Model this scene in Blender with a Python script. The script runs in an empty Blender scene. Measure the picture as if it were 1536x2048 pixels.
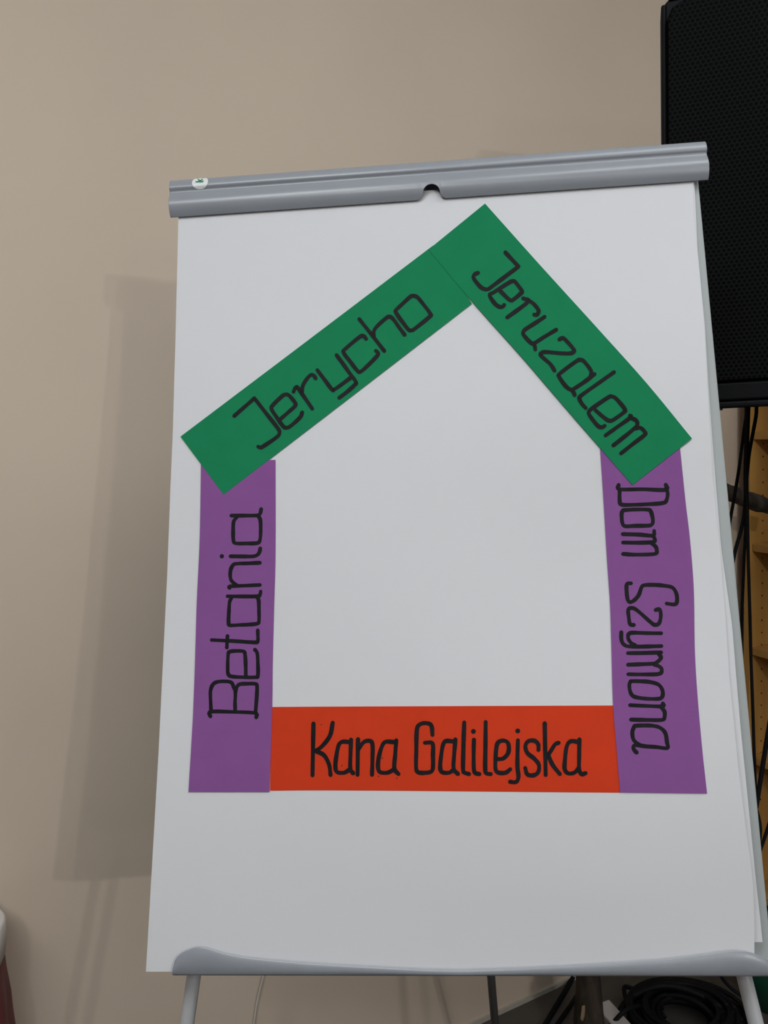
import bpy, math, random
import numpy as np
random.seed(7)
C = bpy.context.scene.collection
sc = bpy.context.scene

# ------------------------------------------------------------------ camera
F = 1500.0                                     # focal length in pixels of a 1536 x 2048 frame
CAM = np.array([-0.0118, -0.8189, 1.5227])
YAW, PITCH, ROLL, LEAN = 0.0700, -0.1124, -0.0491, 0.2484
_f = np.array([-math.sin(YAW)*math.cos(PITCH), math.cos(YAW)*math.cos(PITCH), math.sin(PITCH)])
_r0 = np.array([math.cos(YAW), math.sin(YAW), 0.0]); _u0 = np.cross(_r0, _f)
_r = math.cos(ROLL)*_r0 + math.sin(ROLL)*_u0
_u = -math.sin(ROLL)*_r0 + math.cos(ROLL)*_u0
cd = bpy.data.cameras.new('camera'); cam = bpy.data.objects.new('camera', cd); C.objects.link(cam)
cd.sensor_fit = 'VERTICAL'; cd.sensor_height = 36.0; cd.lens = F/2048*36.0
cd.clip_start = 0.02
from mathutils import Matrix, Vector
cam.matrix_world = Matrix(((_r[0], _u[0], -_f[0], CAM[0]), (_r[1], _u[1], -_f[1], CAM[1]),
                           (_r[2], _u[2], -_f[2], CAM[2]), (0, 0, 0, 1)))
sc.camera = cam

# ------------------------------------------------------------------ world, lamps of the hall and added overhead fill
vs = sc.view_settings
vs.view_transform = 'Standard'; vs.look = 'None'; vs.gamma = 1.0; vs.use_curve_mapping = False
vs.exposure = -0.18
w = bpy.data.worlds.new('hall'); sc.world = w; w.use_nodes = True
w.node_tree.nodes['Background'].inputs[0].default_value = (0.94, 0.97, 1.0, 1)
w.node_tree.nodes['Background'].inputs[1].default_value = 0.05

def bulb(loc, power, radius=0.07, col=(1, 0.97, 0.93)):
    l = bpy.data.lights.new('hall_lamp', 'POINT'); l.energy = power; l.shadow_soft_size = radius; l.color = col
    o = bpy.data.objects.new('hall_lamp', l); C.objects.link(o); o.location = loc
def fill_light(loc, sx, sy, power, col=(0.92, 0.97, 1.0), rot=(0, 0, 0)):
    l = bpy.data.lights.new('overhead_fill', 'AREA'); l.shape = 'RECTANGLE'; l.size = sx; l.size_y = sy
    l.energy = power; l.color = col
    o = bpy.data.objects.new('overhead_fill', l); C.objects.link(o); o.location = loc; o.rotation_euler = rot
bulb((2.39, -3.55, 2.37), 62, 0.03)
bulb((2.22, -3.73, 2.47), 42, 0.03)
bulb((2.00, -3.70, 1.78), 15, 0.05)
bulb((-0.15, -2.35, 2.95), 30, 0.06, (0.93, 0.97, 1.0))
# unseen area fills added overhead for soft top-down light, aligned with the back wall
for ps, pq, pw in ((-1.9, 1.7, 31), (-0.3, 1.7, 14), (1.0, 1.8, 13), (-1.6, 4.2, 14)):
    ct, st = math.cos(math.radians(30)), math.sin(math.radians(30))
    fill_light((0.153+ct*ps+st*pq, 0.996+st*ps-ct*pq, 3.17), 1.2, 0.5, pw, rot=(0, 0, math.radians(30)))

# ------------------------------------------------------------------ pixel rays and frames
def ray(px, py): return ((px-768)*_r + (1024-py)*_u + F*_f)/F
def at(px, py, t): return CAM + ray(px, py)*t
def plane(px, py, p, nn):
    d = ray(px, py); t = ((p-CAM) @ nn)/(d @ nn); return CAM + t*d
def on_floor(px, py, z=0.0): return plane(px, py, np.array([0, 0, z]), np.array([0, 0, 1.0]))
O = np.array([0, 0, 0.88]); UP = np.array([0, math.sin(LEAN), math.cos(LEAN)]); N = np.array([0, -math.cos(LEAN), math.sin(LEAN)])
def B(x, v, d): return O + np.array([x, 0, 0]) + UP*v + N*d        # board frame: across, up the board, out of the board
def on_board(px, py, d):
    q = plane(px, py, O+N*d, N) - O; return q[0], q @ UP
def surf(px, py, fn, off=0.0):
    d = 0.012
    for _ in range(24):
        x, v = on_board(px, py, d); d = 0.5*d + 0.5*(fn(x, v) + off)
    return x, v
TH = math.radians(30); WS = np.array([math.cos(TH), math.sin(TH), 0]); WN = np.array([math.sin(TH), -math.cos(TH), 0])
WP = on_floor(1040, 2007)
def Wl(s, q, z): return WP + WS*s + WN*q + np.array([0, 0, z])       # wall frame: along, out of, height
def on_wall(px, py, q=0.0): return plane(px, py, WP+WN*q, WN)
def wall_s(p): return (p-WP) @ WS

# ------------------------------------------------------------------ materials
def mat(name, col, rough=0.6, metal=0.0, spec=0.5, noise=0.0, nscale=20.0, bump=0.0, bscale=200.0, detail=4.0):
    m = bpy.data.materials.new(name); m.use_nodes = True
    nt = m.node_tree; b = nt.nodes['Principled BSDF']
    b.inputs['Roughness'].default_value = rough; b.inputs['Metallic'].default_value = metal
    b.inputs['Specular IOR Level'].default_value = spec
    b.inputs['Base Color'].default_value = (*col, 1)
    tc = nt.nodes.new('ShaderNodeTexCoord')
    if noise:
        n = nt.nodes.new('ShaderNodeTexNoise'); n.inputs['Scale'].default_value = nscale; n.inputs['Detail'].default_value = detail
        nt.links.new(tc.outputs['Object'], n.inputs['Vector'])
        r = nt.nodes.new('ShaderNodeValToRGB')
        r.color_ramp.elements[0].position = 0.3; r.color_ramp.elements[1].position = 0.7
        r.color_ramp.elements[0].color = (*[c*(1-noise) for c in col], 1); r.color_ramp.elements[1].color = (*[min(1, c*(1+noise)) for c in col], 1)
        nt.links.new(n.outputs['Fac'], r.inputs[0]); nt.links.new(r.outputs[0], b.inputs['Base Color'])
    if bump:
        n = nt.nodes.new('ShaderNodeTexNoise'); n.inputs['Scale'].default_value = bscale; n.inputs['Detail'].default_value = 3
        nt.links.new(tc.outputs['Object'], n.inputs['Vector'])
        bp = nt.nodes.new('ShaderNodeBump'); bp.inputs['Strength'].default_value = bump; bp.inputs['Distance'].default_value = 0.002
        nt.links.new(n.outputs['Fac'], bp.inputs['Height']); nt.links.new(bp.outputs[0], b.inputs['Normal'])
    return m
def wood(name, dark, light, scale=6.0, stretch=(1, 1, 0.12), rough=0.6, bump=0.2):
    m = mat(name, light, rough); nt = m.node_tree; b = nt.nodes['Principled BSDF']
    tc = nt.nodes.new('ShaderNodeTexCoord'); mp = nt.nodes.new('ShaderNodeMapping'); mp.inputs['Scale'].default_value = stretch
    n = nt.nodes.new('ShaderNodeTexNoise'); n.inputs['Scale'].default_value = scale; n.inputs['Detail'].default_value = 8; n.inputs['Distortion'].default_value = 0.6
    nt.links.new(tc.outputs['Object'], mp.inputs[0]); nt.links.new(mp.outputs[0], n.inputs['Vector'])
    r = nt.nodes.new('ShaderNodeValToRGB'); r.color_ramp.elements[0].position = 0.35; r.color_ramp.elements[1].position = 0.65
    r.color_ramp.elements[0].color = (*dark, 1); r.color_ramp.elements[1].color = (*light, 1)
    nt.links.new(n.outputs['Fac'], r.inputs[0]); nt.links.new(r.outputs[0], b.inputs['Base Color'])
    bp = nt.nodes.new('ShaderNodeBump'); bp.inputs['Strength'].default_value = bump; bp.inputs['Distance'].default_value = 0.004
    nt.links.new(n.outputs['Fac'], bp.inputs['Height']); nt.links.new(bp.outputs[0], b.inputs['Normal'])
    return m
M = dict(
    wall=mat('beige_plaster', (0.64, 0.53, 0.425), 0.9, noise=0.025, nscale=3.0, bump=0.06, bscale=90),
    floor=mat('grey_vinyl', (0.075, 0.066, 0.057), 0.5, noise=0.12, nscale=9),
    ceiling=mat('white_ceiling', (0.75, 0.73, 0.70), 0.9, noise=0.02, nscale=4),
    skirting=mat('pale_skirting', (0.45, 0.42, 0.36), 0.6, noise=0.03, nscale=12),
    paper=mat('white_paper', (0.66, 0.66, 0.68), 0.75, spec=0.25, noise=0.006, nscale=5, bump=0.02, bscale=400),
    board=mat('pale_board', (0.36, 0.385, 0.385), 0.5, noise=0.02, nscale=8),
    grey=mat('grey_plastic', (0.275, 0.29, 0.32), 0.30, spec=0.5, noise=0.02, nscale=30),
    tube=mat('grey_lacquered_tube', (0.42, 0.42, 0.43), 0.4, noise=0.03, nscale=25),
    tubedark=mat('dark_grey_tube', (0.16, 0.165, 0.16), 0.45, noise=0.03, nscale=25),
    rubber=mat('black_rubber', (0.015, 0.015, 0.015), 0.7, noise=0.1, nscale=40),
    green=mat('green_card', (0.012, 0.205, 0.085), 0.85, spec=0.06, noise=0.03, nscale=30, bump=0.03, bscale=500),
    purple=mat('purple_card', (0.235, 0.088, 0.280), 0.85, spec=0.06, noise=0.03, nscale=30, bump=0.03, bscale=500),
    red=mat('orange_red_card', (0.60, 0.047, 0.015), 0.85, spec=0.06, noise=0.03, nscale=30, bump=0.03, bscale=500),
    ink=mat('black_marker', (0.010, 0.009, 0.011), 0.6, spec=0.12, noise=0.25, nscale=60),
    sticker=mat('white_sticker', (0.72, 0.75, 0.74), 0.4, noise=0.01, nscale=60),
    stickergreen=mat('green_print', (0.03, 0.22, 0.11), 0.5, noise=0.05, nscale=60),
    cable=mat('black_cable', (0.005, 0.005, 0.006), 0.6, spec=0.15, noise=0.1, nscale=50),
    whitecord=mat('white_cord', (0.62, 0.60, 0.54), 0.5, noise=0.03, nscale=50),
    body=mat('black_cabinet', (0.0045, 0.005, 0.006), 0.6, spec=0.12, noise=0.1, nscale=60, bump=0.15, bscale=500),
    pine=wood('varnished_pine', (0.43, 0.225, 0.055), (0.60, 0.335, 0.088), 9.0),
    hole=mat('peg_hole_dark', (0.012, 0.008, 0.004), 0.9, noise=0.1, nscale=40),
    bark=wood('rough_bark', (0.010, 0.007, 0.004), (0.065, 0.048, 0.032), 26.0, (1, 1, 0.35), 0.9, 1.0),
    barewood=mat('bare_wood', (0.32, 0.22, 0.13), 0.8, noise=0.15, nscale=40),
    tub=mat('dark_green_plastic', (0.005, 0.055, 0.03), 0.45, noise=0.05, nscale=20),
    box=mat('white_plastic', (0.45, 0.41, 0.39), 0.5, noise=0.03, nscale=30),
    maroon=mat('maroon_cloth', (0.14, 0.03, 0.035), 0.6, noise=0.12, nscale=14, bump=0.1, bscale=700),
    linen=mat('white_linen', (0.66, 0.63, 0.59), 0.85, noise=0.02, nscale=14, bump=0.1, bscale=700),
)
def grille_material(pitch):
    m = mat('perforated_black_steel', (0.02, 0.021, 0.023), 0.7, spec=0.05); nt = m.node_tree; L = nt.links; b = nt.nodes['Principled BSDF']
    tc = nt.nodes.new('ShaderNodeTexCoord'); sp = nt.nodes.new('ShaderNodeSeparateXYZ'); L.new(tc.outputs['Object'], sp.inputs[0])
    def mth(op, a, b_=None):
        n = nt.nodes.new('ShaderNodeMath'); n.operation = op
        for i, s in enumerate((a, b_)):
            if s is None: continue
            if isinstance(s, (int, float)): n.inputs[i].default_value = s
            else: L.new(s, n.inputs[i])
        return n.outputs[0]
    px = mth('MULTIPLY', sp.outputs['X'], 1/pitch); pz = mth('MULTIPLY', sp.outputs['Z'], 1/(pitch*math.sqrt(3)))
    def lat(o):
        a = mth('SUBTRACT', mth('FRACT', mth('ADD', px, o)), 0.5); c = mth('MULTIPLY', mth('SUBTRACT', mth('FRACT', mth('ADD', pz, o)), 0.5), math.sqrt(3))
        return mth('SQRT', mth('ADD', mth('MULTIPLY', a, a), mth('MULTIPLY', c, c)))
    d = mth('MINIMUM', lat(100.0), lat(100.5))
    r = nt.nodes.new('ShaderNodeValToRGB'); r.color_ramp.elements[0].position = 0.33; r.color_ramp.elements[1].position = 0.41
    r.color_ramp.elements[0].color = (0.0008, 0.0008, 0.001, 1); r.color_ramp.elements[1].color = (0.006, 0.0068, 0.007, 1)
    L.new(d, r.inputs[0]); L.new(r.outputs[0], b.inputs['Base Color'])
    bp = nt.nodes.new('ShaderNodeBump'); bp.inputs['Distance'].default_value = 0.0015; bp.inputs['Strength'].default_value = 0.6
    L.new(r.outputs[0], bp.inputs['Height']); L.new(bp.outputs[0], b.inputs['Normal'])
    return m
M['grille'] = grille_material(0.0072)

# ------------------------------------------------------------------ mesh helpers
def obj(name, verts, faces, material, parent=None, smooth=False, origin=None):
    V = np.array([list(map(float, v)) for v in verts])
    org = np.zeros(3) if origin is None else np.array(origin, float)
    me = bpy.data.meshes.new(name); me.from_pydata((V-org).tolist(), [], faces); me.validate(); me.update()
    me.materials.append(M[material])
    if smooth:
        for p in me.polygons: p.use_smooth = True
    o = bpy.data.objects.new(name, me); C.objects.link(o); o.location = org
    if parent is not None:
        o.parent = parent; o.matrix_parent_inverse = Matrix.Translation(-Vector(parent.location))
    return o
def tag(o, label, cat, group=None):
    o['label'] = label; o['category'] = cat
    if group: o['group'] = group
    return o
def struct(o): o['kind'] = 'structure'; return o
def empty(name, loc, label, cat, group=None):
    o = bpy.data.objects.new(name, None); C.objects.link(o); o.location = [float(a) for a in loc]; o.empty_display_size = 0.05
    return tag(o, label, cat, group)
def grid_faces(nr, nc, off=0, wrap=False):
    f = []
    for i in range(nr-1):
        for j in range(nc if wrap else nc-1):
            k = (j+1) % nc
            f.append((off+i*nc+j, off+i*nc+k, off+(i+1)*nc+k, off+(i+1)*nc+j))
    return f
def box_vf(fn, a0, a1, b0, b1, c0, c1):
    v = [fn(a, b, c) for c in (c0, c1) for b in (b0, b1) for a in (a0, a1)]
    f = [(0, 2, 3, 1), (4, 5, 7, 6), (0, 1, 5, 4), (2, 6, 7, 3), (0, 4, 6, 2), (1, 3, 7, 5)]
    return v, f
def bevel(o, w, seg=2):
    m = o.modifiers.new('bevel', 'BEVEL'); m.width = w; m.segments = seg; m.limit_method = 'ANGLE'; m.angle_limit = math.radians(35)
    return o
def smoothline(pts, sub=6):
    P = [np.array(p, float) for p in pts]; out = []
    for i in range(len(P)-1):
        p0 = P[i-1] if i else 2*P[0]-P[1]; p1, p2 = P[i], P[i+1]; p3 = P[i+2] if i+2 < len(P) else 2*P[-1]-P[-2]
        for k in range(sub):
            t = k/sub
            out.append(0.5*(2*p1+(p2-p0)*t+(2*p0-5*p1+4*p2-p3)*t*t+(3*p1-p0-3*p2+p3)*t**3))
    out.append(P[-1]); return out
def tube_vf(path, rad, seg=10, caps=True, off=0):
    path = [np.array(p, float) for p in path]; n = len(path)
    rads = rad if hasattr(rad, '__len__') else [rad]*n
    V = []; ref = None
    for i in range(n):
        t = path[min(i+1, n-1)]-path[max(i-1, 0)]; t = t/np.linalg.norm(t)
        if ref is None: ref = np.array([0, 0, 1.0]) if abs(t[2]) < 0.9 else np.array([1.0, 0, 0])
        a = ref - t*(ref @ t); a /= np.linalg.norm(a); b = np.cross(t, a); ref = a
        for k in range(seg):
            an = 2*math.pi*k/seg; V.append(path[i]+rads[i]*(a*math.cos(an)+b*math.sin(an)))
    Fc = grid_faces(n, seg, off, True)
    if caps: Fc += [tuple(off+k for k in range(seg))[::-1], tuple(off+(n-1)*seg+k for k in range(seg))]
    return V, Fc
def tube(name, path, rad, material, parent=None, seg=10, origin=None):
    v, f = tube_vf(path, rad, seg); return obj(name, v, f, material, parent, True, origin)

# ------------------------------------------------------------------ the room
def slab(name, fn, r, material):
    v, f = box_vf(fn, *r); return struct(obj(name, v, f, material))
slab('wall_back', Wl, (-4.5, 2.2, -0.12, 0.0, 0.0, 3.2), 'wall')
slab('floor', Wl, (-4.5, 2.2, -0.12, 8.0, -0.1, 0.0), 'floor')
slab('ceiling', Wl, (-4.5, 2.2, -0.12, 8.0, 3.2, 3.3), 'ceiling')
slab('baseboard_back', Wl, (-4.5, 2.2, 0.0, 0.006, 0.0, 0.012), 'skirting')

# ------------------------------------------------------------------ flipchart easel
ease = empty('flipchart_easel', (0, 0.15, 0), 'grey tripod flipchart easel with clamp bar and pen tray in front of beige wall', 'easel')
HB = 0.9736
v, f = box_vf(B, -0.340, 0.3515, 0.006, 1.01, -0.014, 0.0)
brd = bevel(obj('board', v, f, 'board', ease), 0.002); brd['label'] = 'pale grey board behind the paper'
# clamp bar: one extruded profile; the lower flap has a thumb notch in the middle
xl, vt = on_board(337.5, 372, 0.019); xr, _ = on_board(1415.5, 300, 0.019)
vb0 = (on_board(349, 433, 0.0122)[1] + on_board(1400, 361.5, 0.0122)[1])/2      # flap's lower edge
vt0 = (on_board(349, 357.5, 0.013)[1] + on_board(1400, 284.5, 0.013)[1])/2      # top
Hc = vt0-vb0
print('clamp', xl, xr, vb0, vt0, Hc)
lobe = [(1.0, 0.003), (0.998, 0.0085), (0.985, 0.0125), (0.955, 0.0152), (0.90, 0.0170), (0.82, 0.0182), (0.745, 0.0186), (0.705, 0.0182), (0.680, 0.0168)]
flap = [(0.655, 0.0156), (0.61, 0.0157), (0.56, 0.0166), (0.50, 0.0182), (0.42, 0.0197), (0.32, 0.0204), (0.20, 0.0192), (0.09, 0.0164), (0.0, 0.0122)]
def flap_d(h): return float(np.interp(h, [p[0] for p in flap[::-1]], [p[1] for p in flap[::-1]]))
def prof_d(h): 
    a = (lobe+flap)[::-1]; return float(np.interp(h, [p[0] for p in a], [p[1] for p in a]))
xn = on_board(863, 385, 0.019)[0]; rn = 0.0115
xs = sorted(set([xl, xl+0.0006] + list(np.linspace(xl+0.002, xn-0.03, 30)) + list(np.linspace(xn-0.028, xn+0.028, 57)) + list(np.linspace(xn+0.03, xr-0.002, 30)) + [xr-0.0006, xr]))
V = []; rings = []
for x in xs:
    dx = abs(x-xn)
    if dx < rn*0.985: hb = 0.0055 + math.sqrt(rn*rn-dx*dx)*1.0
    elif dx < rn+0.008: hb = 0.0055*(1-(dx-rn)/0.008)**2 + 0.0
    else: hb = 0.0
    hb /= Hc
    end = 0.0008 if x in (xl, xr) else 0.0
    ring = [(h, d-end) for h, d in lobe]
    hs = [0.655+(hb-0.655)*(1-p[0]/0.655) for p in flap]
    ring += [(h, flap_d(h)-end) for h in hs]
    ring += [(hs[-1]+0.004, flap_d(hs[-1])-0.0016)]
    ring += [(h+0.004, flap_d(h)-0.0018) for h in hs[::-1][1:-1]]
    ring += [(0.66, 0.0), (0.99, 0.0)]
    rings.append(len(ring)); V += [B(x, vb0+h*Hc, d) for h, d in ring]
nc = rings[0]; Fc = grid_faces(len(xs), nc, 0, True)
nl = len(V)
def capf(b): # end caps as quads/tri fan split: lobe+body and flap strip
    L0 = len(lobe); K = len(flap)
    fs = [tuple([b+i for i in range(L0+1)] + [b+nc-2, b+nc-1])]
    for i in range(K-1):
        o1, o2 = b+L0+i, b+L0+i+1; j1 = nc-2-i if i else nc-2; j2 = nc-3-i
        fs.append((o1, o2, b+j2, b+j1))
    return fs
Fc += capf(0) + [t[::-1] for t in capf((len(xs)-1)*nc)]
clamp = obj('clamp_bar', V, Fc, 'grey', ease, True)
m = clamp.modifiers.new('edge', 'EDGE_SPLIT'); m.split_angle = math.radians(50)
# round maker's sticker on the top lobe of the clamp
def clampfn(x, v): return prof_d((v-vb0)/Hc)
sx, sv = surf(400, 364, clampfn, 0.0004)
def stk(dx, ds, off):          # walk round the lobe by arc length ds from the sticker centre
    h = (sv-vb0)/Hc; s = 0; st = 0.0004*(1 if ds > 0 else -1)
    while abs(s) < abs(ds) and h < 0.999:
        h2 = min(h+st/Hc*0.5, 0.9999); s += math.copysign(math.hypot((h2-h)*Hc, prof_d(h2)-prof_d(h)), ds); h = h2
    return B(sx+dx, vb0+h*Hc, prof_d(h)+off)
V = []; RS = 0.0112
for i in range(6):
    for k in range(28):
        a = 2*math.pi*k/28; rr = RS*(0.02+0.98*i/5); V.append(stk(rr*math.cos(a), rr*math.sin(a)*0.95, 0.0005))
st_o = obj('round_sticker', V, grid_faces(6, 28, 0, True)+[tuple(range(28))], 'sticker', clamp, True); st_o['label'] = 'small round white sticker with green mark'

def ribbon(strokes, place, w):
    """strokes: lists of (px,py); place(px,py)->xyz; returns verts, faces of flat ribbons with round ends"""
    V = []; Fa = []
    for s in strokes:
        if len(s) == 1:
            c0 = np.array(s[0], float); b = len(V); V.append(place(*c0))
            for k in range(12): V.append(place(*(c0+0.62*w*np.array([math.cos(k*math.pi/6), math.sin(k*math.pi/6)]))))
            Fa += [(b, b+1+k, b+1+(k+1) % 12) for k in range(12)]; continue
        p = smoothline(s, 5); n = len(p); b = len(V)
        T = [p[min(i+1, n-1)]-p[max(i-1, 0)] for i in range(n)]; T = [t/(np.linalg.norm(t)+1e-9) for t in T]
        rows = []
        for a in (-80, -50, -20): rows.append((p[0]-T[0]*w/2*math.sin(math.radians(-a)), T[0], w/2*math.cos(math.radians(a))))
        for i in range(n): rows.append((p[i], T[i], w/2*(1.05+0.035*math.sin(i*1.1+p[0][0])+0.07*math.sin(i*0.35+p[0][1]))))
        for a in (20, 50, 80): rows.append((p[-1]+T[-1]*w/2*math.sin(math.radians(a)), T[-1], w/2*math.cos(math.radians(a))))
        for q, t, h in rows:
            nn = np.array([-t[1], t[0]]); V += [place(*(q+nn*h)), place(*(q-nn*h))]
        Fa += [(b+2*i, b+2*i+1, b+2*i+3, b+2*i+2) for i in range(len(rows)-1)]
    return V, Fa
def place_clamp(px, py):
    x, v_ = surf(px, py, clampfn, 0.0009); return B(x, v_, clampfn(x, v_)+0.0009)
mk = [[(395, 357), (399, 361), (401, 363.5)], [(392, 363.3), (396, 363.2), (399, 362)], [(400, 361), (403, 360), (406, 356.5)], [(402, 363), (404.5, 363.4), (406, 362)]]
V, Fa = ribbon(mk, place_clamp, 2.2)
obj('green_logo', V, Fa, 'stickergreen', st_o)

# pen tray: floor, low lip in the middle rising to rounded ends
DT = 0.0395
top_px = [(344.5, 1940), (345, 1933), (348, 1923), (354, 1914), (363, 1906), (374, 1901), (387, 1896), (400, 1894), (416, 1896), (435, 1902), (455, 1908), (490, 1915), (537, 1920), (618, 1927), (748, 1934), (850, 1939), (925, 1941),
          (1036, 1937), (1120, 1933), (1199, 1928.6), (1329, 1920), (1390, 1913), (1427, 1908.5), (1450, 1904.5), (1469, 1902.5), (1490, 1903), (1505, 1906), (1522, 1913), (1536, 1922), (1546, 1934), (1549, 1943)]
tb = [on_board(px, py, DT) for px, py in top_px]
txs = [a for a, _ in tb]; tvs = [b for _, b in tb]
v_lb = (on_board(400, 1951, 0.033)[1]+on_board(1400, 1954, 0.033)[1])/2
print('tray', txs[0], txs[-1], 'lip v', min(tvs), max(tvs), 'bottom', v_lb)
V = []; rows = []
X = sorted(set(list(np.linspace(txs[0], txs[0]+0.06, 22)) + list(np.linspace(txs[0]+0.065, txs[-1]-0.065, 60)) + list(np.linspace(txs[-1]-0.06, txs[-1], 22))))
for x in X:
    vt_ = float(np.interp(x, txs, tvs)); e = min(x-txs[0], txs[-1]-x); k = 1.0
    dd = DT*k; h = vt_-v_lb
    ring = [(v_lb, 0.0), (v_lb, dd-0.010), (v_lb+0.0015, dd-0.004), (v_lb+min(0.005, h*0.4), dd-0.0005), (v_lb+h*0.6, dd+0.0008), (vt_-0.001, dd+0.0002), (vt_, dd-0.0008), (vt_-0.001, dd-0.0022),
            (v_lb+max(h*0.5, 0.0045), dd-0.0028), (v_lb+0.004, dd-0.006), (v_lb+0.004, 0.0)]
    V += [B(x, a, max(b, 0)) for a, b in ring]
nc = 11; Fc = grid_faces(len(X), nc, 0, True) + [tuple(range(nc)), tuple((len(X)-1)*nc+i for i in range(nc))[::-1]]
tray = obj('pen_tray', V, Fc, 'grey', ease, True)
m = tray.modifiers.new('edge', 'EDGE_SPLIT'); m.split_angle = math.radians(55)
V_TF = v_lb+0.0045
# legs
def leg_line(pa, pb, d):
    a = B(*on_board(*pa, d), d); b = B(*on_board(*pb, d), d); return a, (b-a)
for pa, pb in (((387, 1956), (374, 2048)), ((1489, 1956), (1512, 2048))):
    a, dr = leg_line(pa, pb, -0.026)
    foot = a + dr*((0.012-a[2])/dr[2]); dn = dr/np.linalg.norm(dr); top = a - dn*0.55
    lg = tube('leg', [top, foot], 0.0088, 'tube', ease, 16)
    tube('rubber_foot', [foot-dn*0.02, foot-dn*0.019, foot+dn*0.008, foot+dn*0.0105], [0.0092, 0.012, 0.012, 0.010], 'rubber', lg, 14)
    kn = foot-dn*0.36
    tube('height_knob', [kn+np.array([0, -0.010, 0]), kn+np.array([0, -0.03, 0.003])], [0.010, 0.012], 'rubber', lg, 12)
ft = at(990, 2048, 1.62); hinge = B(xn, 0.80, -0.03)
d = ft-hinge; foot = hinge + d*((0.012-hinge[2])/d[2])
print('rear foot', foot, 'hinge', hinge, 'wall dist', (foot-WP) @ WN)
lg = tube('leg', [hinge, foot], 0.0085, 'tubedark', ease, 14); lg['label'] = 'dark grey rear leg'
dn = d/np.linalg.norm(d); tube('rubber_foot', [foot-dn*0.02, foot-dn*0.019, foot+dn*0.009, foot+dn*0.0105], [0.009, 0.0115, 0.0115, 0.010], 'rubber', lg, 14)
v, f = box_vf(B, xn-0.03, xn+0.03, 0.78, 0.83, -0.045, -0.014); bevel(obj('leg_hinge', v, f, 'tubedark', ease), 0.004)

# ------------------------------------------------------------------ pad of paper
pad = empty('flipchart_pad', B(0, 0.02, 0.02), 'white flipchart paper sheets hanging from the grey clamp bar', 'paper pad')
def depth(x, v):
    s = min(1.0, max(0.0, 1-v/0.955)); e = s*s*(3-2*s)
    r = 0.5+0.5*math.tanh((x-0.05)/0.12)
    wav = 0.0050*math.sin(2*math.pi*(1.9*(1-v)+0.12*x-0.28))*min(1, s*2.4)*(0.30+0.70*r)
    wav += 0.0020*math.sin(2*math.pi*(1.1*x/0.35*0.5+0.9*v))*min(1, s*2)
    tail = min(1.0, max(0.0, (v+0.02)/0.12))
    return 0.0085 + 0.0245*e**1.2 + wav*(0.15+0.85*tail)
LEFT = [(424, 357.5), (434, 357), (561, 354), (700, 350.5), (873, 345.5), (963, 341.5), (1150, 334.5), (1325, 326), (1500, 317.5), (1700, 306), (1929, 292.8), (1944, 292)]
RIGHT = [(350, 1387), (375, 1386.5), (420, 1387.5), (520, 1396.5), (650, 1408.6), (726, 1412.7), (790, 1416), (870, 1421), (950, 1425.5), (1016, 1431), (1100, 1440), (1250, 1452), (1350, 1458), (1420, 1465), (1480, 1471), (1540, 1477), (1600, 1484.5), (1680, 1494.5), (1740, 1503), (1770, 1506), (1850, 1508.7), (1905, 1508.5), (1960, 1509)]
RIGHT2 = [(350, 1388), (500, 1395), (650, 1409.5), (790, 1418), (950, 1430), (1100, 1442.5), (1250, 1464), (1350, 1472), (1450, 1480.5), (1550, 1490.5), (1650, 1500.5), (1750, 1510.5), (1850, 1521.5), (1885, 1525)]
def edge(tab, y): return float(np.interp(y, [a for a, _ in tab], [b for _, b in tab]))
def sheet(name, ltab, rtab, lof, y0l, y1l, y0r, y1r, fn, nr=120, nc_=64):
    V = []
    for i in range(nr):
        t = i/(nr-1); yl = y0l+(y1l-y0l)*t; yr = y0r+(y1r-y0r)*t
        a = np.array(surf(edge(ltab, yl)+lof, yl, fn)); b = np.array(surf(edge(rtab, yr), yr, fn))
        if i == nr-1: print(name, 'bottom v', a, b, fn(*a), fn(*b), 'tray floor', V_TF)
        for j in range(nc_):
            x, v_ = a+(b-a)*j/(nc_-1)
            V.append(B(x, max(v_, V_TF), fn(x, v_)))
    o = obj(name, V, grid_faces(nr, nc_), 'paper', pad, True)
    m = o.modifiers.new('thickness', 'SOLIDIFY'); m.thickness = 0.0003; m.offset = -1
    e_ = o.modifiers.new('edge', 'EDGE_SPLIT'); e_.split_angle = math.radians(40)
    return o
sheet('front_sheet', LEFT, RIGHT, 0, 415, 1944, 345, 1968, depth)
sheet('under_sheet', LEFT, RIGHT2, 14, 415, 1895, 345, 1884, lambda x, v: 0.0025+0.5*(depth(x, v)-0.0025), 90, 40)

# ------------------------------------------------------------------ coloured card strips with marker lettering
def strip(name, A, Bs, off, material, label, across=8):
    A = smoothline(A, 8); Bs = smoothline(Bs, 8); n = 70
    def res(P):
        L = np.concatenate([[0], np.cumsum([np.linalg.norm(P[i+1]-P[i]) for i in range(len(P)-1)])]); q = np.linspace(0, L[-1], n); P = np.array(P)
        return np.stack([np.interp(q, L, P[:, 0]), np.interp(q, L, P[:, 1])], 1)
    A, Bs = res(A), res(Bs); V = []
    for i in range(n):
        for j in range(across+1):
            p = A[i]+(Bs[i]-A[i])*j/across; x, v_ = surf(p[0], p[1], depth, off); V.append(B(x, v_, depth(x, v_)+off))
    c0 = np.mean(np.array(V), 0)
    o = obj(name, V, grid_faces(n, across+1), material, None, True, c0)
    m = o.modifiers.new('thickness', 'SOLIDIFY'); m.thickness = 0.0003; m.offset = -1
    e_ = o.modifiers.new('edge', 'EDGE_SPLIT'); e_.split_angle = math.radians(40)
    return tag(o, label, 'paper strip', 'coloured strips forming a house on the flipchart')
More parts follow.
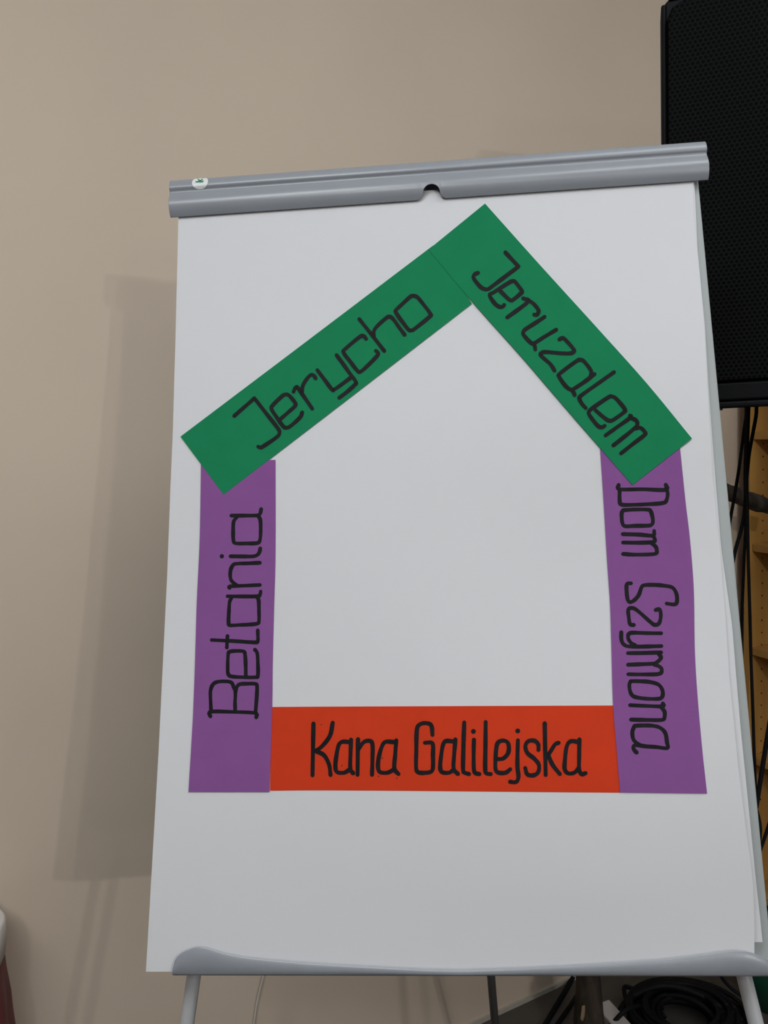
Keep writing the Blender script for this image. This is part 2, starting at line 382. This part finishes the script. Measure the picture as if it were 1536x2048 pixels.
def letters(parent, off, crop, word, w):
    x0, y0, s = crop
    def pl(px, py):
        x, v_ = surf(px, py, depth, off); return B(x, v_, depth(x, v_)+off)
    for ch in word:
        st = [[(x0+a*s, y0+b*s) for a, b in q] for q in ch]
        V, Fa = ribbon(st, pl, w); obj('letter', V, Fa, 'ink', parent)
g1 = strip('paper_strip', [(361, 873), (610, 685), (866, 491)], [(447, 989), (700, 795), (944, 607)], 0.0017, 'green', 'green paper strip with the word Jerycho in black marker')
g2 = strip('paper_strip', [(970, 407), (1080, 530), (1190, 651), (1293, 766), (1384, 877)], [(857, 499), (946, 605), (1044, 715), (1142, 829), (1265, 970)], 0.0022, 'green', 'green paper strip with the word Jeruzalem in black marker')
p1 = strip('paper_strip', [(402, 918), (401, 1002), (399, 1091), (393.5, 1207), (391, 1293), (386, 1430), (377, 1584)], [(551, 920), (551, 1105), (548, 1224), (545.5, 1327), (544.5, 1412), (539, 1584)], 0.0011, 'purple', 'purple paper strip with the word Betania in black marker')
p2 = strip('paper_strip', [(1200, 895), (1206, 985), (1214, 1119), (1220, 1207), (1222.5, 1284), (1226, 1407), (1232, 1485), (1240, 1585)], [(1360, 896), (1371, 1003), (1380, 1080), (1387.5, 1179), (1389.5, 1295), (1394, 1379), (1404, 1495), (1414, 1587)], 0.0011, 'purple', 'purple paper strip with the words Dom Szymona in black marker')
r1 = strip('paper_strip', [(543, 1414), (700, 1413), (1228, 1411)], [(540, 1581.5), (700, 1581), (1241, 1585.5)], 0.0006, 'red', 'orange-red paper strip with the words Kana Galilejska in black marker')
JERYCHO = [
 [[(318, 1070), (368, 1026), (418, 982)], [(418, 982), (475, 1055), (530, 1125), (543, 1152), (528, 1175), (470, 1215), (450, 1226), (437, 1222)]],
 [[(545, 1087), (585, 1052), (618, 1022), (620, 1005), (592, 970), (575, 963), (555, 972), (508, 1018), (503, 1036), (530, 1078), (560, 1120), (578, 1128), (602, 1116), (645, 1076), (655, 1052)]],
 [[(612, 950), (620, 932), (630, 926)], [(630, 926), (668, 980), (705, 1034)], [(652, 958), (660, 915), (690, 872), (710, 868), (722, 884)]],
 [[(730, 843), (768, 893), (803, 939), (815, 938), (855, 910), (895, 880)], [(825, 768), (860, 815), (890, 858), (922, 902), (915, 916), (880, 948), (838, 980)]],
 [[(972, 688), (960, 675), (940, 678), (868, 738), (860, 756), (895, 803), (928, 845), (945, 850), (990, 810), (1028, 770), (1030, 756), (1020, 747)]],
 [[(938, 590), (1000, 668), (1062, 748)], [(1010, 682), (1014, 640), (1068, 587), (1090, 578), (1108, 592), (1135, 630), (1163, 668)]],
 [[(1205, 474), (1222, 479), (1240, 497), (1290, 563), (1284, 580), (1212, 638), (1196, 645), (1178, 638), (1122, 562), (1120, 545), (1135, 530), (1188, 481), (1205, 474)]]]
JERUZALEM = [
 [[(452, 303), (488, 342), (522, 378)], [(520, 380), (460, 425), (400, 470), (362, 497), (340, 497), (318, 484), (290, 450), (283, 434), (291, 419), (308, 412)]],
 [[(418, 500), (450, 533), (478, 557), (495, 553), (532, 522), (540, 508), (505, 461), (488, 456), (463, 469), (392, 514), (369, 531), (397, 575), (422, 592), (438, 591), (446, 582)]],
 [[(462, 648), (512, 612), (565, 572), (572, 555)], [(546, 547), (572, 555)], [(572, 556), (602, 576), (626, 606), (627, 622), (618, 635), (605, 633)]],
 [[(660, 645), (610, 678), (560, 710), (547, 726), (550, 742), (585, 780), (605, 784), (660, 750), (722, 713)], [(603, 785), (608, 800), (611, 818)]],
 [[(738, 765), (752, 758), (768, 764), (812, 814), (815, 830), (795, 838), (750, 838), (665, 831), (642, 838), (642, 852), (690, 895), (713, 930)]],
 [[(925, 948), (905, 958), (906, 930), (870, 882), (850, 873), (828, 880), (742, 944), (736, 960), (770, 1010), (798, 1030), (818, 1024), (870, 990), (910, 960)], [(800, 1030), (812, 1042), (820, 1060)]],
 [[(1028, 938), (940, 1000), (852, 1063), (845, 1080), (858, 1106), (878, 1128)]],
 [[(930, 1140), (962, 1168), (992, 1191), (1010, 1195), (1028, 1188), (1078, 1152), (1085, 1134), (1042, 1081), (1020, 1068), (998, 1071), (912, 1130), (894, 1150), (902, 1172), (940, 1220), (963, 1230), (978, 1222)]],
 [[(983, 1273), (1050, 1225), (1115, 1178), (1112, 1168)], [(1115, 1180), (1143, 1192), (1152, 1213), (1140, 1232), (1080, 1282), (1024, 1326)], [(1138, 1237), (1168, 1233), (1192, 1256), (1188, 1272), (1128, 1318), (1065, 1368)]]]
BETANIA = [
 [[(178, 1560), (180, 1532), (310, 1533), (440, 1540), (446, 1566)], [(182, 1530), (178, 1440), (180, 1402), (195, 1370), (225, 1356), (280, 1355), (303, 1364), (315, 1390), (324, 1420), (322, 1480), (323, 1533)], [(324, 1422), (333, 1388), (350, 1371), (390, 1368), (435, 1368), (450, 1376), (450, 1430), (442, 1535)]],
 [[(385, 1318), (384, 1250), (380, 1192), (370, 1178), (330, 1176), (292, 1180), (282, 1196), (279, 1270), (282, 1310), (300, 1325), (370, 1330), (440, 1330), (456, 1320), (456, 1250), (452, 1190), (438, 1168)]],
 [[(185, 1112), (310, 1118), (438, 1126), (455, 1118), (456, 1090), (455, 1055)], [(278, 1088), (276, 1120), (274, 1157)]],
 [[(278, 856), (370, 857), (455, 856), (468, 846), (472, 828)], [(300, 868), (290, 892), (286, 950), (284, 1010), (292, 1026), (350, 1024), (400, 1022), (452, 1016), (462, 1000), (462, 940), (460, 880), (450, 860)]],
 [[(290, 808), (294, 798), (380, 794), (468, 790)], [(332, 793), (302, 766), (294, 738), (297, 700), (312, 672), (336, 665), (400, 663), (468, 660)]],
 [[(295, 622), (370, 623), (430, 622), (455, 612), (466, 595), (470, 575)], [(245, 622)]],
 [[(300, 384), (380, 384), (455, 382), (470, 368), (475, 345)], [(332, 394), (314, 420), (311, 480), (313, 530), (326, 546), (390, 547), (450, 545), (467, 530), (472, 480), (470, 410), (456, 386)]]]
SZYMONA = [
 [[(305, 255), (310, 280), (440, 280), (573, 283), (573, 254)], [(311, 282), (311, 345), (324, 368), (400, 368), (470, 365), (558, 358), (578, 340), (584, 303), (574, 278)]],
 [[(330, 399), (400, 395), (470, 396), (488, 406), (500, 455), (494, 480), (470, 487), (400, 488), (342, 490), (326, 470), (322, 420), (330, 399)]],
 [[(328, 535), (420, 538), (500, 543), (507, 517)], [(500, 545), (512, 566), (500, 580), (420, 584), (330, 583)], [(490, 586), (515, 606), (522, 630), (510, 648), (400, 652), (330, 648)]],
 [[(375, 815), (353, 818), (350, 850), (356, 905), (370, 922), (395, 910), (420, 880), (436, 836), (456, 825), (510, 824), (560, 828), (612, 840), (635, 880), (636, 922), (622, 935), (578, 930)]],
 [[(515, 967), (538, 964), (545, 1000), (535, 1042), (510, 1051), (480, 1030), (412, 970), (380, 955), (360, 966), (362, 1002), (370, 1047), (392, 1052)]],
 [[(547, 1099), (460, 1098), (385, 1096), (362, 1104), (360, 1130), (378, 1156), (400, 1168)], [(320, 1093), (322, 1142), (346, 1170), (400, 1175), (470, 1174), (548, 1172)]],
 [[(358, 1212), (450, 1211), (547, 1208)], [(530, 1214), (546, 1238), (522, 1264), (495, 1272), (430, 1275), (358, 1278)], [(505, 1276), (540, 1290), (550, 1310), (535, 1330), (450, 1333), (360, 1332)]],
 [[(375, 1371), (430, 1372), (482, 1376), (530, 1390), (552, 1418), (556, 1450), (540, 1470), (480, 1472), (420, 1466), (386, 1455), (370, 1428), (366, 1390), (375, 1371)]],
 [[(370, 1508), (460, 1512), (556, 1514), (556, 1498)], [(545, 1517), (566, 1545), (565, 1580), (550, 1592), (460, 1592), (375, 1590)]],
 [[(395, 1625), (450, 1623), (500, 1625), (540, 1636), (570, 1666), (580, 1720), (582, 1752), (520, 1746), (460, 1742), (405, 1735), (388, 1745), (395, 1765), (408, 1778)], [(395, 1625), (383, 1660), (388, 1700), (404, 1720), (430, 1738)]]]
KANA = [
 [[(222, 118), (220, 225), (218, 333)], [(302, 115), (290, 170), (255, 215), (228, 233)], [(232, 233), (266, 250), (287, 290), (293, 332)]],
 [[(378, 185), (376, 240), (375, 305), (387, 325)], [(376, 196), (342, 194), (326, 210), (316, 260), (313, 300), (321, 320), (350, 322), (373, 308)]],
 [[(407, 183), (406, 255), (405, 331)], [(408, 226), (430, 196), (455, 190), (467, 206), (467, 265), (465, 331)]],
 [[(566, 188), (561, 250), (558, 305), (575, 328)], [(562, 196), (522, 194), (506, 214), (493, 260), (490, 300), (499, 320), (530, 322), (557, 308)]],
 [[(716, 165), (713, 132), (702, 119), (676, 117), (656, 129), (650, 160), (649, 230), (648, 300), (656, 320), (682, 323), (710, 318), (718, 300), (718, 250), (716, 201), (685, 198)]],
 [[(811, 184), (806, 250), (804, 305), (822, 328)], [(806, 193), (772, 191), (759, 210), (751, 260), (748, 300), (756, 320), (785, 322), (803, 310)]],
 [[(848, 114), (845, 200), (843, 308), (850, 322), (868, 328)]],
 [[(888, 185), (887, 250), (888, 308), (895, 324), (911, 328)], [(886, 151)]],
 [[(937, 112), (936, 210), (935, 308), (941, 325), (958, 328)]],
 [[(984, 266), (1010, 263), (1030, 241), (1033, 212), (1024, 193), (1000, 190), (984, 206), (978, 260), (978, 308), (991, 322), (1020, 322), (1039, 308)]],
 [[(1071, 188), (1069, 250), (1069, 300), (1073, 340), (1063, 361), (1038, 360)], [(1070, 149)]],
 [[(1156, 228), (1155, 205), (1140, 190), (1115, 191), (1102, 211), (1110, 240), (1140, 265), (1158, 290), (1155, 320), (1135, 333), (1110, 329), (1101, 303)]],
 [[(1182, 117), (1184, 225), (1186, 332)], [(1240, 198), (1224, 206), (1205, 236), (1189, 256)], [(1195, 246), (1215, 290), (1245, 328)]],
 [[(1326, 184), (1325, 260), (1325, 308), (1335, 328), (1352, 324)], [(1323, 195), (1290, 192), (1273, 215), (1266, 270), (1265, 308), (1280, 325), (1305, 322), (1323, 304)]]]
letters(g1, 0.0021, (340, 400, 620/1536), JERYCHO, 7.4)
letters(g2, 0.0026, (840, 390, 580/1536), JERUZALEM, 7.6)
letters(p1, 0.0015, (360, 900, 300/878), BETANIA, 7.2)
letters(p2, 0.0015, (1130, 880, 300/853), SZYMONA, 7.6)
letters(r1, 0.0010, (520, 1390, 740/1536), KANA, 8.0)
def pl_red(px, py):
    x, v_ = surf(px, py, depth, 0.0010); return B(x, v_, depth(x, v_)+0.0010)
for a, b in ((340, 293), (492, 338), (568, 345), (508, 262), (570, 210), (255, 123)):
    V, Fa = ribbon([[(520+a*.4818, 1390+b*.4818)]], pl_red, 1.9); obj('ink_speck', V, Fa, 'ink', r1)

# ------------------------------------------------------------------ loudspeaker on its stand
TS = 1.22; SAZ = math.radians(-15)
sn = np.array([math.sin(SAZ), -math.cos(SAZ), 0]); sr = np.array([math.cos(SAZ), math.sin(SAZ), 0])
s_bot = at(1430, 817, TS)
SW, SH = 0.52, 0.0
left_edge = plane(1323, 150, s_bot, sn)
top_z = plane(1323, -6, s_bot, sn)[2]; bot_z = s_bot[2]
SH = top_z-bot_z; SX0 = (left_edge-s_bot) @ sr
def S(a, q, z): return s_bot + sr*(SX0+a) - sn*q + np.array([0, 0, z])       # a across from left edge, q backwards, z up
print('speaker', SH, SX0, s_bot)
spk = empty('loudspeaker', S(SW/2, 0.15, 0), 'tall black loudspeaker with perforated steel grille behind the flipchart', 'loudspeaker')
c = 0.011
out = [(0, c), (0, SH-c), (c, SH), (SW-c, SH), (SW, SH-c), (SW, c), (SW-c, 0), (c, 0)]
def loft(rings):
    V = []; n = len(rings[0])
    for r_ in rings: V += r_
    return V, grid_faces(len(rings), n, 0, True) + [tuple(range(n))[::-1], tuple((len(rings)-1)*n+i for i in range(n))]
def ringat(q, inset_x, inset_z=0): return [S(SW/2+(a-SW/2)*(1-2*inset_x/SW), q, SH/2+(z-SH/2)*(1-2*inset_z/SH)) for a, z in out]
v, f = loft([ringat(0.012, 0.0), ringat(0.05, 0.0), ringat(0.30, 0.105, 0.0)])
bevel(obj('cabinet', v, f, 'body', spk), 0.003)
# front bezel ring, with a deep lower lip
def bez(name, a0, a1, z0, z1, q0, q1, mt='body', bv=0.003):
    v, f = box_vf(lambda a, q, z: S(a, q, z), a0, a1, q0, q1, z0, z1); return bevel(obj(name, v, f, mt, spk), bv)
bez('bezel', 0.000, 0.007, c, SH-c, 0.000, 0.013); bez('bezel', SW-0.007, SW, c, SH-c, 0.000, 0.013); bez('bezel', c, SW-c, SH-0.007, SH, 0.0, 0.013)
bez('bottom_lip', 0.004, SW-0.004, 0.012, 0.040, -0.003, 0.013); bez('base_rail', 0.0, SW, 0.0, 0.010, -0.006, 0.30)
gi = 0.007; gc = 0.03
gout = [(gi, 0.042), (gi, SH-gi-gc), (gi+gc*0.3, SH-gi-gc*0.35), (gi+gc, SH-gi), (SW-gi-gc, SH-gi), (SW-gi-gc*0.3, SH-gi-gc*0.35), (SW-gi, SH-gi-gc), (SW-gi, 0.042)]
V = [S(a, 0.004, z) for a, z in gout]+[S(SW/2+(a-SW/2)*0.985, -0.006, SH/2+(z-SH/2)*0.99) for a, z in gout]
n = len(gout); fa = grid_faces(2, n, 0, True)+[tuple(n+i for i in range(n))]
g = obj('grille', V, fa, 'grille', spk, False, S(SW/2, 0, SH/2)); g['label'] = 'black perforated steel grille'
bez('corner_plate', gi, gi+0.05, SH-gi-0.05, SH-gi, 0.003, 0.010, 'body', 0.002)
for a in (SX0*0+(np.linalg.norm(plane(1437, 819, s_bot, sn)-s_bot)*0 + ((plane(1432, 819, s_bot, sn)-s_bot) @ sr)-SX0), SW-0.12):
    v, f = box_vf(lambda x, q, z: S(x, q, z), a-0.012, a+0.010, 0.0, 0.02, -0.0035, 0.001); obj('foot_pad', v, f, 'rubber', spk)
stand = empty('speaker_stand', S(SW/2, 0.11, -bot_z), 'black pole stand with round base carrying the tall loudspeaker', 'speaker stand')
pc = S(SW/2, 0.11, 0)
tube('pole', [(pc[0], pc[1], 0.02), (pc[0], pc[1], bot_z-0.004)], 0.0175, 'body', stand, 16)
tube('top_plate', [(pc[0], pc[1], bot_z-0.012), (pc[0], pc[1], bot_z-0.001)], 0.06, 'body', stand, 24)
tube('base', [(pc[0], pc[1], 0.0), (pc[0], pc[1], 0.014), (pc[0], pc[1], 0.024), (pc[0], pc[1], 0.026)], [0.2, 0.2, 0.19, 0.02], 'rubber', stand, 36)

# ------------------------------------------------------------------ pine bookcase in the corner, open towards the wall side
QB = 0.03
p0 = on_wall(1500, 1100, QB+0.020); s0 = wall_s(p0)
DB, WB, HBK = 0.34, 0.72, 1.62
bk = empty('bookcase', Wl(s0+DB/2, QB+WB/2, 0), 'varnished pine bookcase with peg holes and empty shelves beside the loudspeaker', 'bookcase')
def bkb(name, s_0, s_1, q0, q1, z0, z1, mt='pine', parent=bk, bv=0.0015):
    v, f = box_vf(Wl, s_0, s_1, q0, q1, z0, z1); o = obj(name, v, f, mt, parent)
    return bevel(o, bv) if bv else o
sp1 = bkb('side_panel', s0, s0+DB, QB, QB+0.020, 0.0, HBK)
bkb('side_panel', s0, s0+DB, QB+WB-0.02, QB+WB, 0.0, HBK)
bkb('back_panel', s0+DB, s0+DB+0.008, QB, QB+WB, 0.0, HBK)
bkb('top_panel', s0-0.005, s0+DB+0.008, QB-0.004, QB+WB+0.004, HBK+0.0005, HBK+0.0205)
for y in (871, 1094, 1300, 1515):
    z = plane(1512, y, WP+WN*(QB+0.02), WN)[2]
    bkb('shelf', s0+0.010, s0+DB-0.002, QB+0.0205, QB+WB-0.0205, z-0.011, z+0.011)
bkb('bottom_panel', s0+0.004, s0+DB-0.002, QB+0.0205, QB+WB-0.0205, 0.06, 0.082)
sh = wall_s(on_wall(1524, 1216, QB+0.0201)); zh = on_wall(1524, 1216, QB+0.0201)[2]
dz = abs(on_wall(1524, 1265, QB+0.02)[2]-zh)/2
print('hole pitch', dz, 'bookcase s0', s0, 'top', HBK)
for k in range(-16, 14):
    z = zh+k*dz; V = [Wl(sh, QB+0.0203, z)]+[Wl(sh+0.0028*math.cos(a*math.pi/5), QB+0.0203, z+0.0028*math.sin(a*math.pi/5)) for a in range(10)]
    if 0.1 < z < HBK-0.05: obj('peg_hole', V, [(0, 1+i, 1+(i+1) % 10) for i in range(10)], 'hole', sp1)

# ------------------------------------------------------------------ rough log cross behind the easel
def rough_log(name, a, b, r0, r1, parent, seed, n=26, seg=14):
    rnd = random.Random(seed); a, b = np.array(a), np.array(b); path = []; rads = []
    for i in range(n):
        t = i/(n-1); path.append(a+(b-a)*t+np.array([math.sin(t*5+seed), math.cos(t*4+seed), math.sin(t*6)])*0.006*math.sin(math.pi*t)); rads.append((r0+(r1-r0)*t)*(1+0.10*math.sin(t*23+seed)+0.05*rnd.uniform(-1, 1)))
    V, fa = tube_vf(path, rads, seg)
    cen = [path[i//seg] for i in range(n*seg)]
    V = [c0+(v-c0)*(1+0.10*rnd.uniform(-1, 1)) for v, c0 in zip(V, cen)]
    return obj(name, V, fa, 'bark', parent, True)
QC = 0.20
pA = on_wall(1448, 980, QC); pB = on_wall(1536, 1014, QC); dirb = (pB-pA)/np.linalg.norm(pB-pA)
post = on_wall(1176, 2000, QC); sP = wall_s(post)
mid = pA + dirb*((sP-wall_s(pA))/(dirb @ WS))
crs = empty('log_cross', Wl(sP, QC, 0), 'rough bark-covered branches crossed into a dark standing post behind the easel', 'log cross')
rough_log('upright_log', Wl(sP, QC, 0.0), Wl(sP, QC, mid[2]+0.12), 0.031, 0.026, crs, 1)
rough_log('cross_branch', mid-dirb*0.32+WN*0.05, pB+dirb*0.12, 0.021, 0.019, crs, 2, 40)
for px, py, L in ((1166, 2026, 0.022), (1500, 1003, 0.018), (1521, 1012, 0.022)):
    base = on_wall(px, py, QC+0.02 if py < 1500 else QC+0.028)
    ax_ = dirb if py < 1500 else np.array([0.1, 0, 1.0])
    bx = np.cross(ax_, WN); bx /= np.linalg.norm(bx)
    V = []
    for i in range(5):
        for k in range(9):
            a = 2*math.pi*k/9; rr = i/4*(1+0.25*math.sin(3*k+px)); V.append(base+ax_*L*rr*math.cos(a)+bx*L*0.30*rr*math.sin(a)+WN*0.0025*(1-rr))
    o = obj('bare_patch', V, grid_faces(5, 9, 0, True), 'barewood', crs, True); o['label'] = 'pale patch where bark flaked off'
print('cross mid', mid, 'post', post)

# ------------------------------------------------------------------ cables
def wire(px_pts, t_pts, extra_end=None):
    P = [at(px, py, t) for (px, py), t in zip(px_pts, t_pts)]
    if extra_end: P += [np.array(e) for e in extra_end]
    return smoothline(P, 8)
cab = []
def cable(name, path, r, label, mt='cable', group=None):
    return tag(tube(name, path, r, mt, None, 10, path[-1]), label, 'cable', group)
G = 'black cables hanging from the loudspeaker'
bk_z = bot_z
def drop(pxs, ts, end): return wire(pxs, ts, [end])
f1 = on_floor(1236, 1938, 0.006); f2 = on_floor(1300, 1932, 0.006); f3 = on_floor(1350, 1935, 0.006); f4 = on_floor(1400, 1928, 0.006)
cable('speaker_cable', drop([(1492, 812), (1492, 832), (1488, 860), (1479, 930), (1470, 985), (1462, 1030), (1453, 1075), (1430, 1160), (1380, 1420), (1290, 1800)], [1.50, 1.50, 1.50, 1.5, 1.5, 1.5, 1.5, 1.5, 1.55, 1.7], f1), 0.0032, 'black hanging cable that crosses the branch and slips first behind the board edge', group=G)
cable('speaker_cable', drop([(1513, 812), (1512, 832), (1505, 870), (1498, 910), (1493, 960), (1489, 1020), (1482, 1060), (1472, 1095), (1463, 1135), (1440, 1220), (1410, 1420), (1330, 1800)], [1.46]*10+[1.52, 1.68], f2), 0.0035, 'black cable curving off the middle of the hanging bundle behind the flipchart', group=G)
cable('speaker_cable', drop([(1494, 812), (1493, 850), (1491, 900), (1490, 960), (1491, 1020), (1491, 1060), (1488, 1120), (1486, 1170), (1483, 1240), (1481, 1300), (1480, 1360), (1478, 1500), (1465, 1700)], [1.48]*13, f3), 0.0030, 'black cable hanging straight down close behind the board edge', group=G)
cable('speaker_cable', drop([(1498, 812), (1496, 860), (1494, 920), (1494, 980), (1495, 1040), (1496, 1100), (1498, 1170), (1500, 1240), (1502, 1320), (1505, 1400), (1508, 1500), (1511, 1600), (1508, 1720)], [1.44]*13, f4), 0.0030, 'black cable hanging straight down in front of the pine bookcase', group=G)
cable('speaker_cable', drop([(1590, 815), (1585, 1000), (1562, 1300), (1536, 1465), (1524, 1540), (1512, 1615), (1495, 1700), (1480, 1800)], [1.36]*8, on_floor(1425, 1936, 0.006)), 0.0040, 'thicker black cable slanting across the lower bookcase shelves', group=G)
cable('speaker_cable', drop([(1640, 815), (1640, 1100), (1600, 1450), (1540, 1642), (1520, 1702), (1490, 1790)], [1.36]*6, on_floor(1450, 1930, 0.006)), 0.0030, 'thin black cable low in front of the bookcase, close to the tray corner', group=G)
GF = 'black cables lying on the floor under the tray'
def fcable(pts, r, z, label):
    P = [on_floor(px, py, zz) for (px, py), zz in zip(pts, z)]; return cable('floor_cable', smoothline(P, 8), r, label, group=GF)
fcable([(1165, 1925), (1148, 1950), (1132, 1980), (1108, 2020), (1075, 2075)], 0.0065, [0.0065]*5, 'black floor cable running along the wall edge up to the dark log')
fcable([(1172, 1960), (1150, 1998), (1128, 2030), (1100, 2070)], 0.0055, [0.0055]*4, 'second black floor cable running beside the dark log foot')
fcable([(1235, 2030), (1262, 1995), (1310, 1974), (1352, 1974), (1400, 1990), (1440, 2014), (1480, 2048), (1510, 2085)], 0.0085, [0.02, 0.05, 0.07, 0.07, 0.06, 0.045, 0.03, 0.02], 'thick black cable arching over the cable pile under the tray')
fcable([(1285, 2025), (1320, 1995), (1355, 1991), (1392, 2004), (1425, 2032), (1450, 2075)], 0.0075, [0.02, 0.04, 0.05, 0.05, 0.04, 0.03], 'black cable forming the inner arch of the pile under the tray')
fcable([(1262, 2045), (1253, 2005), (1248, 1978), (1256, 1974), (1278, 1984), (1302, 2000), (1330, 2035)], 0.0055, [0.02, 0.03, 0.04, 0.045, 0.04, 0.03, 0.02], 'thin black cable bent in a sharp kink beside the white box')
fcable([(1178, 2090), (1222, 2050), (1250, 2022), (1285, 2012), (1325, 2016)], 0.0055, [0.012, 0.035, 0.06, 0.05, 0.03], 'black cable lying across the small white box')
fcable([(1437, 1940), (1446, 1958), (1462, 1976), (1484, 1992), (1510, 2010)], 0.0045, [0.06, 0.05, 0.04, 0.03, 0.02], 'thin black floor cable between the easel leg and the green tub')
# coiled bundle
cc = on_floor(1372, 2064)
bundle = []
rnd = random.Random(3)
coil = empty('cable_coil', cc, 'thick coil of black cable heaped on the floor under the tray', 'cable coil')
for k in range(20):
    r_ = 0.112-0.0085*(k % 7); ph = rnd.uniform(0, 6); cx, cy = rnd.uniform(-0.012, 0.012), rnd.uniform(-0.012, 0.012); tl = rnd.uniform(-0.06, 0.06)
    P = [cc+np.array([cx+r_*1.25*math.cos(a), cy+r_*math.sin(a), 0.008+0.0085*(k//3)+tl*r_*(1+math.cos(a+ph))*0.5*(k > 1)+0.002]) for a in np.linspace(0, 2*math.pi, 41)]
    tube('loop', P, 0.0062, 'cable', coil, 8)
# small white box, green tub
wb = on_floor(1229, 2064)
def wbx(a, b, c_):
    t = math.radians(24); return wb+np.array([a*math.cos(t)-b*math.sin(t), a*math.sin(t)+b*math.cos(t), c_])
v, f = box_vf(wbx, -0.022, 0.022, -0.05, 0.05, 0.0, 0.045)
tag(bevel(obj('white_box', v, f, 'box', None, False, wb), 0.004), 'small white plastic box half buried among black cables', 'box')
gt = on_floor(1548, 1990)
tub = empty('plastic_tub', gt, 'dark green plastic tub on the floor beside the cable coil', 'tub')
def lathe(c0, prof, seg=36, wob=None):
    V = []
    for r_, z in prof:
        for k in range(seg):
            a = 2*math.pi*k/seg; q = r_*(1+(wob(a, z) if wob else 0)); V.append(c0+np.array([q*math.cos(a), q*math.sin(a), z]))
    return V, grid_faces(len(prof), seg, 0, True)+[tuple(range(seg))[::-1], tuple((len(prof)-1)*seg+i for i in range(seg))]
v, f = lathe(gt, [(0.075, 0.0), (0.083, 0.006), (0.098, 0.16), (0.096, 0.16), (0.080, 0.010), (0.02, 0.009)]); obj('tub_body', v, f, 'tub', tub, True)
v, f = lathe(gt, [(0.0985, 0.150), (0.106, 0.152), (0.106, 0.166), (0.0965, 0.166)]); obj('rim', v, f[:-2]+[(3*36+k, 3*36+(k+1) % 36, (k+1) % 36, k) for k in range(36)], 'tub', tub, True)

# ------------------------------------------------------------------ white cord on the wall, cloth-covered stand
P = [on_wall(px, py, 0.006) for px, py in ((536, 1860), (529, 1935), (524, 1962), (516, 1995), (510, 2030), (507, 2070), (504, 2200))]
pl_ = P[-1].copy(); pl_[2] = 0.003; pl_ += WN*0.01; P.append(pl_)
cable('wall_cord', smoothline(P, 8), 0.0022, 'thin pale cord hanging down the beige wall behind the easel', 'whitecord')
TC = 1.27
e_top = at(11, 1830, TC); zc_top = e_top[2]
pr = [(11.5, 1828), (12.5, 1865), (10, 1899)]; pm = [(9, 1899), (15, 1940), (24, 1985), (28, 2022), (33, 2055), (38, 2100)]
cst = at(11, 1900, TC) + np.array([-0.105, 0, 0]); cst[2] = 0
print('stand centre', cst, 'wall dist', (cst-WP) @ WN)
ped = empty('draped_stand', cst, 'maroon cloth-covered stand with white cloth on top against the wall', 'draped stand')
def rad_at(px, py):              # radius and height at which the sight line touches a body of revolution about the stand's axis
    d = ray(px, py); h = np.array([d[0], d[1]]); hl = np.linalg.norm(h); h = h/hl; rel = (cst-CAM)[:2]
    return abs(h[0]*rel[1]-h[1]*rel[0]), CAM[2]+d[2]*(rel @ h)/hl
mp = [rad_at(*q) for q in pm]; mp = [(r_, z) for r_, z in mp]
zb = mp[-1][1]; rb = mp[-1][0]
prof = [(rb+0.02, 0.004), (rb+0.015, zb*0.5)] + mp[::-1] + [(mp[0][0]-0.004, mp[0][1]+0.03), (0.02, mp[0][1]+0.032)]
wobm = lambda a, z: 0.05*math.cos(9*a)*min(1, max(0, (mp[0][1]+0.01-z)/0.12))-0.05*min(1, max(0, (mp[0][1]+0.01-z)/0.12))*math.cos(0)+0.0
v, f = lathe(cst, prof, 72, wobm); obj('maroon_cloth', v, f, 'maroon', ped, True)
wp_ = [rad_at(*q) for q in pr]
prof = [(wp_[2][0]+0.000, wp_[2][1]), (wp_[1][0], wp_[1][1]), (wp_[0][0]-0.001, wp_[0][1]-0.003), (wp_[0][0]-0.006, wp_[0][1]), (0.01, wp_[0][1]+0.001)]
v, f = lathe(cst, prof, 60, lambda a, z: 0.01*math.cos(11*a)); o = obj('white_top_cloth', v, f, 'linen', ped, True); o['label'] = 'white cloth covering the top'
